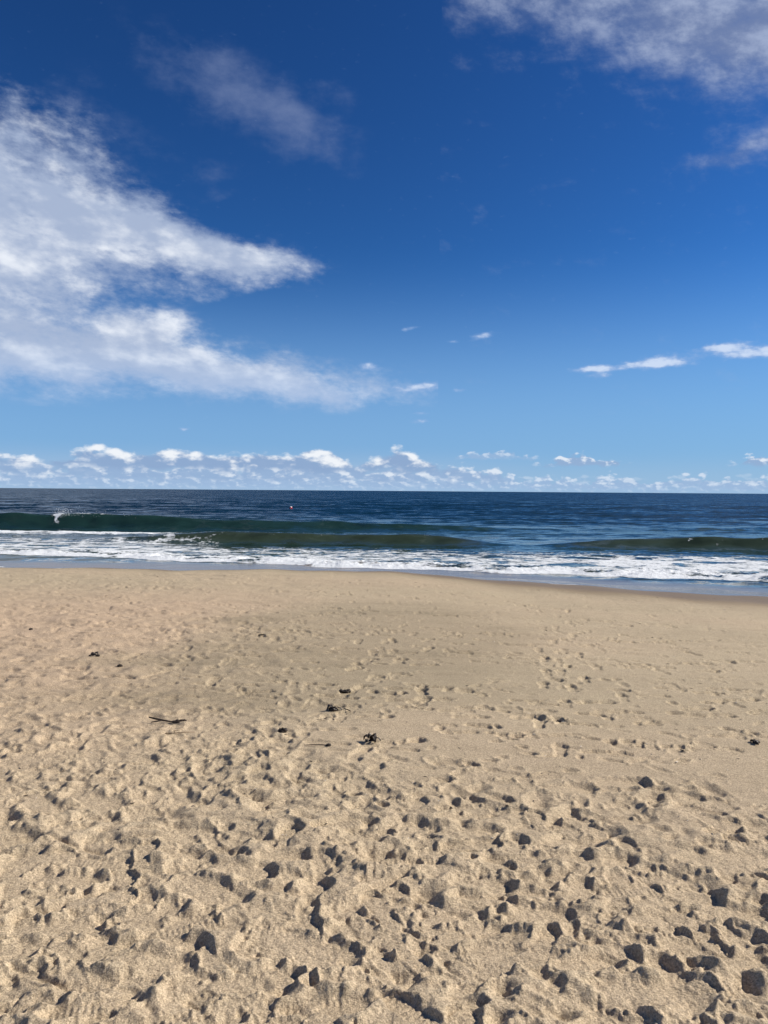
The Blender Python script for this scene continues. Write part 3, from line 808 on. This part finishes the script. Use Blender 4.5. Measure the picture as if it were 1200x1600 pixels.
def sea_material():
    m, g, b = material('sea_water')
    geo = g.node('ShaderNodeNewGeometry')
    P = geo.outputs['Position']
    foam, turb, off = g.attr('foam'), g.attr('turb'), g.attr('off')
    # colour of the water body
    c = g.mix(g.step(turb, 0.0, 1.0, kind='LINEAR'), (0.0032, 0.0215, 0.0370, 1), (0.0125, 0.0350, 0.0300, 1))
    c = g.mix(g.step(turb, 1.0, 1.75, kind='LINEAR'), c, (0.0330, 0.0480, 0.0290, 1))
    c = g.mix(g.step(turb, 1.9, 3.0, kind='LINEAR'), c, (0.200, 0.165, 0.130, 1))
    # foam: lace of bubbles that closes where there is more of it
    wv = g.noise(P, 1.6, 4, 0.6, out=1)
    Pw = g.v('ADD', g.v('MULTIPLY', P, (0.62, 1, 0.3)), g.v('SCALE', g.v('SUBTRACT', wv, (0.5, 0.5, 0.5)), scale=1.1))
    e1 = g.voro(Pw, 0.75, 'DISTANCE_TO_EDGE')
    e2 = g.voro(Pw, 2.9, 'DISTANCE_TO_EDGE')
    nz = g.noise(P, 5.0, 5, 0.65)
    pat = g.add(g.add(g.mul(e1, 1.35), g.mul(e2, 0.5)), g.mul(g.sub(nz, 0.5), 0.75))
    mask = g.step(g.sub(foam, pat), 0.10, 0.40)
    mask = g.mul(mask, g.step(foam, 0.04, 0.25))
    bub = g.noise(P, 22, 4, 0.7)
    fc = g.mix(g.step(bub, 0.3, 0.65), (0.56, 0.60, 0.62, 1), (0.83, 0.84, 0.83, 1))
    g.put(b.inputs['Base Color'], g.mix(mask, c, fc))
    g.put(b.inputs['Roughness'], g.step(mask, 0.0, 0.6, g.add(g.step(off, 0.0, 0.6, 0.07, 0.20), g.step(turb, 2.0, 3.0, 0.0, 0.14)), 0.75))
    g.put(b.inputs['IOR'], 1.333)
    b.inputs['Specular IOR Level'].default_value = 0.40
    # slopes of the small waves, as a tilt of the surface normal
    calm = g.step(turb, 1.8, 2.9, 1.0, 0.16)
    n1 = g.noise(g.v('MULTIPLY', P, (0.55, 1.0, 0.0)), 1.5, 4, 0.62, out=1)
    n2 = g.noise(g.v('MULTIPLY', P, (0.40, 1.0, 0.0)), 0.33, 3, 0.55, out=1)
    tilt = g.v('ADD', g.v('SCALE', g.v('SUBTRACT', n1, (0.5, 0.5, 0.5)), scale=0.92), g.v('SCALE', g.v('SUBTRACT', n2, (0.5, 0.5, 0.5)), scale=0.62))
    tilt = g.v('MULTIPLY', tilt, (0.8, 1.0, 0.0))
    tilt = g.v('ADD', tilt, g.vec(0.0, g.step(off, 0.12, 0.7, 0.0, -0.20), 0.0))      # seas lean towards the beach
    tilt = g.v('SCALE', tilt, scale=g.mul(calm, g.step(mask, 0.0, 0.5, 1.0, 0.3)))
    nrm = g.v('NORMALIZE', g.v('ADD', geo.outputs['Normal'], tilt))
    bp = g.node('ShaderNodeBump')
    bp.inputs['Distance'].default_value = 0.05
    g.put(bp.inputs['Strength'], g.mul(mask, 0.9))
    g.put(bp.inputs['Height'], g.add(g.mul(bub, 0.5), g.mul(nz, 1.0)))
    g.put(bp.inputs['Normal'], nrm)
    g.put(b.inputs['Normal'], bp.outputs[0])
    return m


SEA = make_sea()
sea = mesh_grid('sea', SEA[0], SEA[1], SEA[2], False, SEA[3], SEA[4], sea_material())
sea['kind'] = 'structure'
sea['label'] = 'dark blue sea with low green breakers and white foam'

# ================== THINGS
def sand_z(x, y):
    """height of the finished sand under a point (nearest vertex of the sheet)"""
    d, a = math.hypot(x, y), math.atan2(x, y)
    rr = SAND[4][:, 0]
    i = min(max(int(np.searchsorted(rr, d)), 1), len(rr) - 1)
    row = np.arctan2(SAND[0][i], SAND[1][i])
    j = int(np.argmin(np.abs(row - a)))
    return float(SAND[2][i, j])


def simple(name, c1, c2, rough, scale=60.0, spec=0.4):
    m, g, b = material(name)
    tc = g.node('ShaderNodeTexCoord')
    n = g.noise(tc.outputs['Object'], scale, 4, 0.6)
    g.put(b.inputs['Base Color'], g.mix(g.step(n, 0.35, 0.65), c1, c2))
    b.inputs['Roughness'].default_value = rough
    b.inputs['Specular IOR Level'].default_value = spec
    bp = g.node('ShaderNodeBump')
    bp.inputs['Distance'].default_value = 0.002
    bp.inputs['Strength'].default_value = 0.6
    g.put(bp.inputs['Height'], n)
    g.put(b.inputs['Normal'], bp.outputs[0])
    return m


KELP = simple('dried_kelp', (0.014, 0.009, 0.006, 1), (0.042, 0.027, 0.015, 1), 0.5)
BARK = simple('weathered_bark', (0.022, 0.014, 0.010, 1), (0.060, 0.040, 0.028, 1), 0.8, 90)
STRAW = simple('dry_stalk', (0.16, 0.11, 0.065, 1), (0.30, 0.22, 0.13, 1), 0.8, 50)
REDPAINT = simple('red_buoy_paint', (0.50, 0.015, 0.030, 1), (0.60, 0.030, 0.045, 1), 0.28, 8, 0.5)
WHITEPAINT = simple('white_buoy_paint', (0.75, 0.75, 0.73, 1), (0.82, 0.82, 0.80, 1), 0.3, 8, 0.5)
IRON = simple('wet_iron', (0.02, 0.02, 0.02, 1), (0.05, 0.04, 0.035, 1), 0.5, 20)


def link(name, bm, mat, parent=None, smooth_on=True):
    me = bpy.data.meshes.new(name)
    bm.normal_update()
    bm.to_mesh(me)
    bm.free()
    me.materials.append(mat)
    if smooth_on:
        me.polygons.foreach_set('use_smooth', [True] * len(me.polygons))
    ob = bpy.data.objects.new(name, me)
    COL.objects.link(ob)
    ob.parent = parent
    return ob


def empty(name, x, y, z, label, cat, group=None, rz=0.0):
    o = bpy.data.objects.new(name, None)
    o.empty_display_size = 0.05
    o.location = (x, y, z)
    o.rotation_euler = (0, 0, rz)
    o['label'], o['category'] = label, cat
    if group:
        o['group'] = group
    COL.objects.link(o)
    return o


def tube(bm, pts, radii, sides=7, flat=1.0):
    """tapered, slightly irregular limb through pts"""
    rings = []
    n = len(pts)
    for i, (p, rad) in enumerate(zip(pts, radii)):
        p = Vector(p)
        d = (Vector(pts[min(i + 1, n - 1)]) - Vector(pts[max(i - 1, 0)])).normalized()
        a = d.cross(Vector((0, 0, 1)))
        a = a.normalized() if a.length > 1e-4 else Vector((1, 0, 0))
        b = a.cross(d).normalized()
        rings.append([bm.verts.new(p + (a * math.cos(t) + b * math.sin(t) * flat) * rad * random.uniform(0.85, 1.15))
                      for t in [2 * math.pi * k / sides for k in range(sides)]])
    for r0, r1 in zip(rings, rings[1:]):
        for k in range(sides):
            bm.faces.new((r0[k], r0[(k + 1) % sides], r1[(k + 1) % sides], r1[k]))
    bm.faces.new(rings[0][::-1])
    bm.faces.new(rings[-1])


def frond(length, width, lift, curl, wave):
    """one leathery blade: a thick wavy ribbon from the origin along +x that droops back to the sand"""
    bm = bmesh.new()
    n = 9
    top, bot = [], []
    ang = 0.0
    x = y = 0.0
    for i in range(n):
        t = i / (n - 1)
        w = width * (0.35 + 1.1 * math.sin(math.pi * min(1, t * 0.9 + 0.12))) * 0.5
        z = 0.004 + lift * math.sin(math.pi * t) + wave * math.sin(t * 11) * (1 - t)
        c, s_ = math.cos(ang), math.sin(ang)
        tw = wave * 1.6 * math.sin(t * 8 + 1)
        l, r_ = Vector((x - s_ * w, y + c * w, max(z + tw, 0.002))), Vector((x + s_ * w, y - c * w, max(z - tw, 0.002)))
        top.append((bm.verts.new(l + Vector((0, 0, 0.0025))), bm.verts.new(r_ + Vector((0, 0, 0.0025)))))
        bot.append((bm.verts.new(l), bm.verts.new(r_)))
        x += c * length / n
        y += s_ * length / n
        ang += curl / n
    for i in range(n - 1):
        bm.faces.new((top[i][0], top[i][1], top[i + 1][1], top[i + 1][0]))
        bm.faces.new((bot[i + 1][0], bot[i + 1][1], bot[i][1], bot[i][0]))
        bm.faces.new((top[i][0], top[i + 1][0], bot[i + 1][0], bot[i][0]))
        bm.faces.new((top[i + 1][1], top[i][1], bot[i][1], bot[i + 1][1]))
    bm.faces.new((top[0][1], top[0][0], bot[0][0], bot[0][1]))
    bm.faces.new((top[-1][0], top[-1][1], bot[-1][1], bot[-1][0]))
    return bm


def lump(rx, ry, rz, seed, rough=0.25):
    """knobbly knot of matted weed"""
    bm = bmesh.new()
    bmesh.ops.create_icosphere(bm, subdivisions=3, radius=1.0)
    for v in bm.verts:
        n = 1 + rough * (math.sin(v.co.x * 5 + seed) * math.cos(v.co.y * 6 + seed * 2) + 0.6 * math.sin(v.co.z * 9 + v.co.x * 7 + seed))
        v.co = Vector((v.co.x * rx * n, v.co.y * ry * n, max(v.co.z * rz * n, -rz * 0.35) + rz * 0.3))
    return bm


def seaweed(x, y, size, blades, label, flatness=0.16, width=0.16, knot=0.32, group='seaweed washed up on the flat sand', spread=(0, 6.28), bladders=0):
    t = empty('seaweed_clump', x, y, sand_z(x, y) + 0.001, label, 'seaweed', group)
    if knot:
        link('knot', lump(size * knot * 0.62, size * knot * 0.45, size * knot * 0.40, random.uniform(0, 9)), KELP, t)
    for k in range(blades):
        a = random.uniform(*spread)
        f = link('frond', frond(size * random.uniform(0.45, 0.75), size * width * random.uniform(0.7, 1.3), size * flatness * random.uniform(0.5, 1.8), random.uniform(-2.6, 2.6), size * 0.035), KELP, t)
        f.rotation_euler = (0, 0, a)
        f.location = (random.uniform(-0.1, 0.1) * size, random.uniform(-0.08, 0.08) * size, 0)
    for k in range(bladders):
        b = link('bladder', lump(0.007, 0.005, 0.005, k, 0.1), KELP, t)
        a = random.uniform(0, 6.28)
        b.location = (math.cos(a) * size * 0.4, math.sin(a) * size * 0.35, 0.004)
    return t


seaweed(-0.07, 5.09, 0.105, 9, 'black open tangle of seaweed, nearest of the dark clumps on the flat sand', 0.30, 0.11, 0.30, bladders=3)
seaweed(-0.38, 5.85, 0.100, 7, 'matted black seaweed clump beside a pale footprint with a slanting twig', 0.24, 0.16, 0.55)
seaweed(-0.32, 6.48, 0.115, 6, 'flat pointed scrap of black seaweed, farthest of the three central clumps', 0.10, 0.26, 0.40, spread=(-0.5, 0.5))
link_pair = [o for o in COL.objects if o.get('label', '').startswith('flat pointed')][0]
for k, ch in enumerate([c for c in link_pair.children if c.name.startswith('frond')]):
    ch.rotation_euler = (0, 0, (0.1 if k % 2 else 3.2) + random.uniform(-0.3, 0.3))
seaweed(-0.70, 5.28, 0.055, 2, 'small round dark brown lump left of the central clumps', 0.15, 0.3, 0.95)  # a small dark round lump with two short blades
seaweed(2.60, 5.21, 0.110, 6, 'dark seaweed heap on the firm sand at the right edge', 0.08, 0.12, 0.22, spread=(2.4, 4.0))
seaweed(1.34, 5.69, 0.085, 4, 'dark brown seaweed wad pressed into a footprint on the right flat', 0.10, 0.22, 0.62)
seaweed(-1.50, 9.13, 0.145, 4, 'narrow flat black strip of seaweed far off, left of the damp patch', 0.05, 0.14, 0.0, spread=(-0.2, 0.2))
seaweed(-2.92, 7.73, 0.125, 4, 'ragged dark seaweed strip with a raised end on the left flat', 0.16, 0.14, 0.26, spread=(2.7, 3.5))
seaweed(-2.55, 7.32, 0.045, 2, 'tiny black knot of seaweed just right of the ragged strip', 0.12, 0.30, 0.85)
seaweed(-4.43, 9.5, 0.050, 2, 'tiny dark seaweed scrap farthest left on the pinkish sand', 0.12, 0.30, 0.70)


def twig_thing(name, x, y, label, cat, group, parts, rz):
    t = empty(name, x, y, sand_z(x, y), label, cat, group, rz)
    for nm, pts, rad, mat in parts:
        bm = bmesh.new()
        tube(bm, pts, rad)
        link(nm, bm, mat, t)
    return t


# driftwood stick: raised forked end at the left, bushy knot at the right
st = twig_thing('driftwood_stick', -1.59, 5.52, 'dark forked driftwood stick with a knobbly right end on the left flat', 'stick', 'sticks and stalks on the sand', [
    ('stem', [(-0.135, 0.030, 0.030), (-0.09, 0.022, 0.024), (-0.03, 0.010, 0.017), (0.04, -0.004, 0.011), (0.10, -0.012, 0.008), (0.14, -0.020, 0.005)], [0.004, 0.0065, 0.0065, 0.006, 0.005, 0.003], BARK),
    ('side_branch', [(-0.03, 0.010, 0.016), (-0.07, 0.000, 0.010), (-0.105, -0.014, 0.006)], [0.005, 0.0045, 0.003], BARK),
    ('side_branch', [(0.05, -0.004, 0.012), (0.09, 0.012, 0.016), (0.135, 0.020, 0.018)], [0.005, 0.0045, 0.0025], BARK)], -0.05)
for k, (px_, py_) in enumerate(((0.085, 0.014), (0.115, 0.018), (0.135, 0.022))):
    kb = link('knot', lump(0.014, 0.011, 0.010, k * 3.1, 0.3), BARK, st)
    kb.location = (px_, py_, 0.010)
twig_thing('dry_stalk', -1.42, 5.30, 'pale curved dry stalk lying in front of the forked driftwood stick', 'stalk', 'sticks and stalks on the sand', [
    ('stem', [(-0.10, -0.035, 0.005), (-0.03, -0.036, 0.008), (0.03, -0.020, 0.009), (0.10, -0.005, 0.006)], [0.0028, 0.003, 0.003, 0.002], STRAW),
    ('side_branch', [(-0.03, -0.036, 0.008), (-0.05, 0.01, 0.010), (0.0, 0.045, 0.007)], [0.0024, 0.0022, 0.0015], STRAW)], 0.0)
tk = twig_thing('dry_stalk', -0.43, 4.97, 'thin straight dark stalk with a black knot at its right end', 'stalk', 'sticks and stalks on the sand', [
    ('stem', [(-0.085, -0.004, 0.005), (-0.02, 0.0, 0.007), (0.03, 0.0, 0.007), (0.075, -0.003, 0.005)], [0.0022, 0.0028, 0.0028, 0.0022], BARK)], 0.0)
kb = link('knot', lump(0.016, 0.012, 0.009, 4.4, 0.3), KELP, tk)
kb.location = (0.075, -0.003, 0.003)
tw = twig_thing('driftwood_twig', -0.45, 5.62, 'crooked short black twig in front of the matted seaweed clump', 'twig', 'sticks and stalks on the sand', [
    ('stem', [(-0.06, -0.020, 0.005), (-0.02, -0.008, 0.008), (0.01, 0.0, 0.006), (0.03, 0.016, 0.012), (0.055, 0.010, 0.006)], [0.0026, 0.0045, 0.004, 0.0065, 0.003], BARK)], 0.0)
twig_thing('driftwood_twig', -0.275, 5.86, 'small slanting black twig right of the matted seaweed clump', 'twig', 'sticks and stalks on the sand', [
    ('stem', [(-0.028, 0.035, 0.008), (0.0, 0.0, 0.010), (0.028, -0.035, 0.006)], [0.003, 0.0038, 0.003], BARK)], 0.0)


# ------------------------------------------------------------------ buoy beyond the breakers
def lathe(bm, prof, seg=24):
    rings = [[bm.verts.new((rad * math.cos(2 * math.pi * k / seg), rad * math.sin(2 * math.pi * k / seg), z)) for k in range(seg)] for rad, z in prof]
    for r0, r1 in zip(rings, rings[1:]):
        for k in range(seg):
            bm.faces.new((r0[k], r0[(k + 1) % seg], r1[(k + 1) % seg], r1[k]))
    bm.faces.new(rings[0][::-1])
    bm.faces.new(rings[-1])


by = empty('marker_buoy', -13.4, 109.0, 0.0, 'small red float with a white cap beyond the breaking waves', 'buoy')
by.rotation_euler = (0.10, 0.14, 0)
bm = bmesh.new()
by.scale = (0.66, 0.66, 0.66)
lathe(bm, [(0.02, -0.34), (0.16, -0.30), (0.27, -0.18), (0.32, 0.0), (0.32, 0.10), (0.27, 0.24)])
link('float_body', bm, REDPAINT, by)
bm = bmesh.new()
lathe(bm, [(0.272, 0.243), (0.25, 0.29), (0.17, 0.36), (0.07, 0.40), (0.05, 0.41)])
link('cap', bm, WHITEPAINT, by)
bm = bmesh.new()
tube(bm, [(0.055 * math.cos(a), 0, 0.455 + 0.055 * math.sin(a)) for a in [k * math.pi / 5 - 0.3 for k in range(10)]], [0.012] * 10)
link('lifting_eye', bm, IRON, by)

# ------------------------------------------------------------------ spray thrown up by the breaking curl
SPRAY, gs, bs = material('spray')
bs.inputs['Base Color'].default_value = (0.85, 0.87, 0.88, 1)
bs.inputs['Roughness'].default_value = 0.6
pts = []
rs = np.random.default_rng(5)
for k in range(900):
    u = rs.random()
    x = -20.9 + rs.normal(0, 0.20) + u ** 2 * rs.exponential(1.5)
    yb = 48.9 + rs.normal(0, 0.25)
    z = 0.70 + abs(rs.normal(0, 0.22)) + 0.20 * u * math.exp(-abs(x + 20.4) * 0.6)
    rad = 0.007 + 0.010 * rs.random() ** 2
    pts.append((x, yb, z, rad))
vs, fs = [], []
for x, y, z, rad in pts:
    i = len(vs)
    vs += [(x + rad, y, z), (x - rad, y, z), (x, y + rad, z), (x, y - rad, z), (x, y, z + rad), (x, y, z - rad)]
    fs += [(i, i + 2, i + 4), (i + 2, i + 1, i + 4), (i + 1, i + 3, i + 4), (i + 3, i, i + 4), (i + 2, i, i + 5), (i + 1, i + 2, i + 5), (i + 3, i + 1, i + 5), (i, i + 3, i + 5)]
me = bpy.data.meshes.new('sea_spray')
me.from_pydata(vs, [], fs)
me.materials.append(SPRAY)
sp = bpy.data.objects.new('sea_spray', me)
COL.objects.link(sp)
sp['kind'] = 'stuff'
sp['label'] = 'white spray flying off the breaking wave crest'
sp['category'] = 'spray'


# ------------------------------------------------------------------ crumbs of weed and shell on the flat sand
def crumbs(name, label, cat, count, mat, seed, rmin, rmax):
    rc = random.Random(seed)
    vs, fs = [], []
    k = 0
    while k < count:
        y = 3.6 + 14 * rc.random() ** 1.5
        x = rc.uniform(-0.56, 0.56) * y
        if shore(x) - y < 1.5:
            continue
        k += 1
        z = sand_z(x, y)
        a, rad = rc.uniform(0, 6.28), rc.uniform(rmin, rmax) * (0.7 + 0.06 * y)
        l, w, h = rad * rc.uniform(1.0, 2.6), rad * rc.uniform(0.5, 0.9), rad * rc.uniform(0.25, 0.6)
        c, sn = math.cos(a), math.sin(a)
        i = len(vs)
        for dx, dy, dz in ((l, 0, 0.2), (0.3 * l, w, 0.1), (-l, 0.2 * w, 0.3), (-0.2 * l, -w, 0.1), (0.1 * l, 0.1 * w, 1.0), (0, 0, -0.6)):
            vs.append((x + dx * c - dy * sn, y + dx * sn + dy * c, z + dz * h))
        fs += [(i, i + 1, i + 4), (i + 1, i + 2, i + 4), (i + 2, i + 3, i + 4), (i + 3, i, i + 4), (i + 1, i, i + 5), (i + 2, i + 1, i + 5), (i + 3, i + 2, i + 5), (i, i + 3, i + 5)]
    me = bpy.data.meshes.new(name)
    me.from_pydata(vs, [], fs)
    me.materials.append(mat)
    ob = bpy.data.objects.new(name, me)
    COL.objects.link(ob)
    ob['kind'], ob['label'], ob['category'] = 'stuff', label, cat


SHELL = simple('shell_grit', (0.50, 0.44, 0.36, 1), (0.68, 0.63, 0.55, 1), 0.5, 40)
crumbs('weed_crumbs', 'dark crumbs of dried weed strewn over the flat sand', 'seaweed crumbs', 330, KELP, 21, 0.004, 0.010)
crumbs('shell_grit', 'pale bits of broken shell strewn over the sand', 'shell grit', 240, SHELL, 22, 0.003, 0.006)
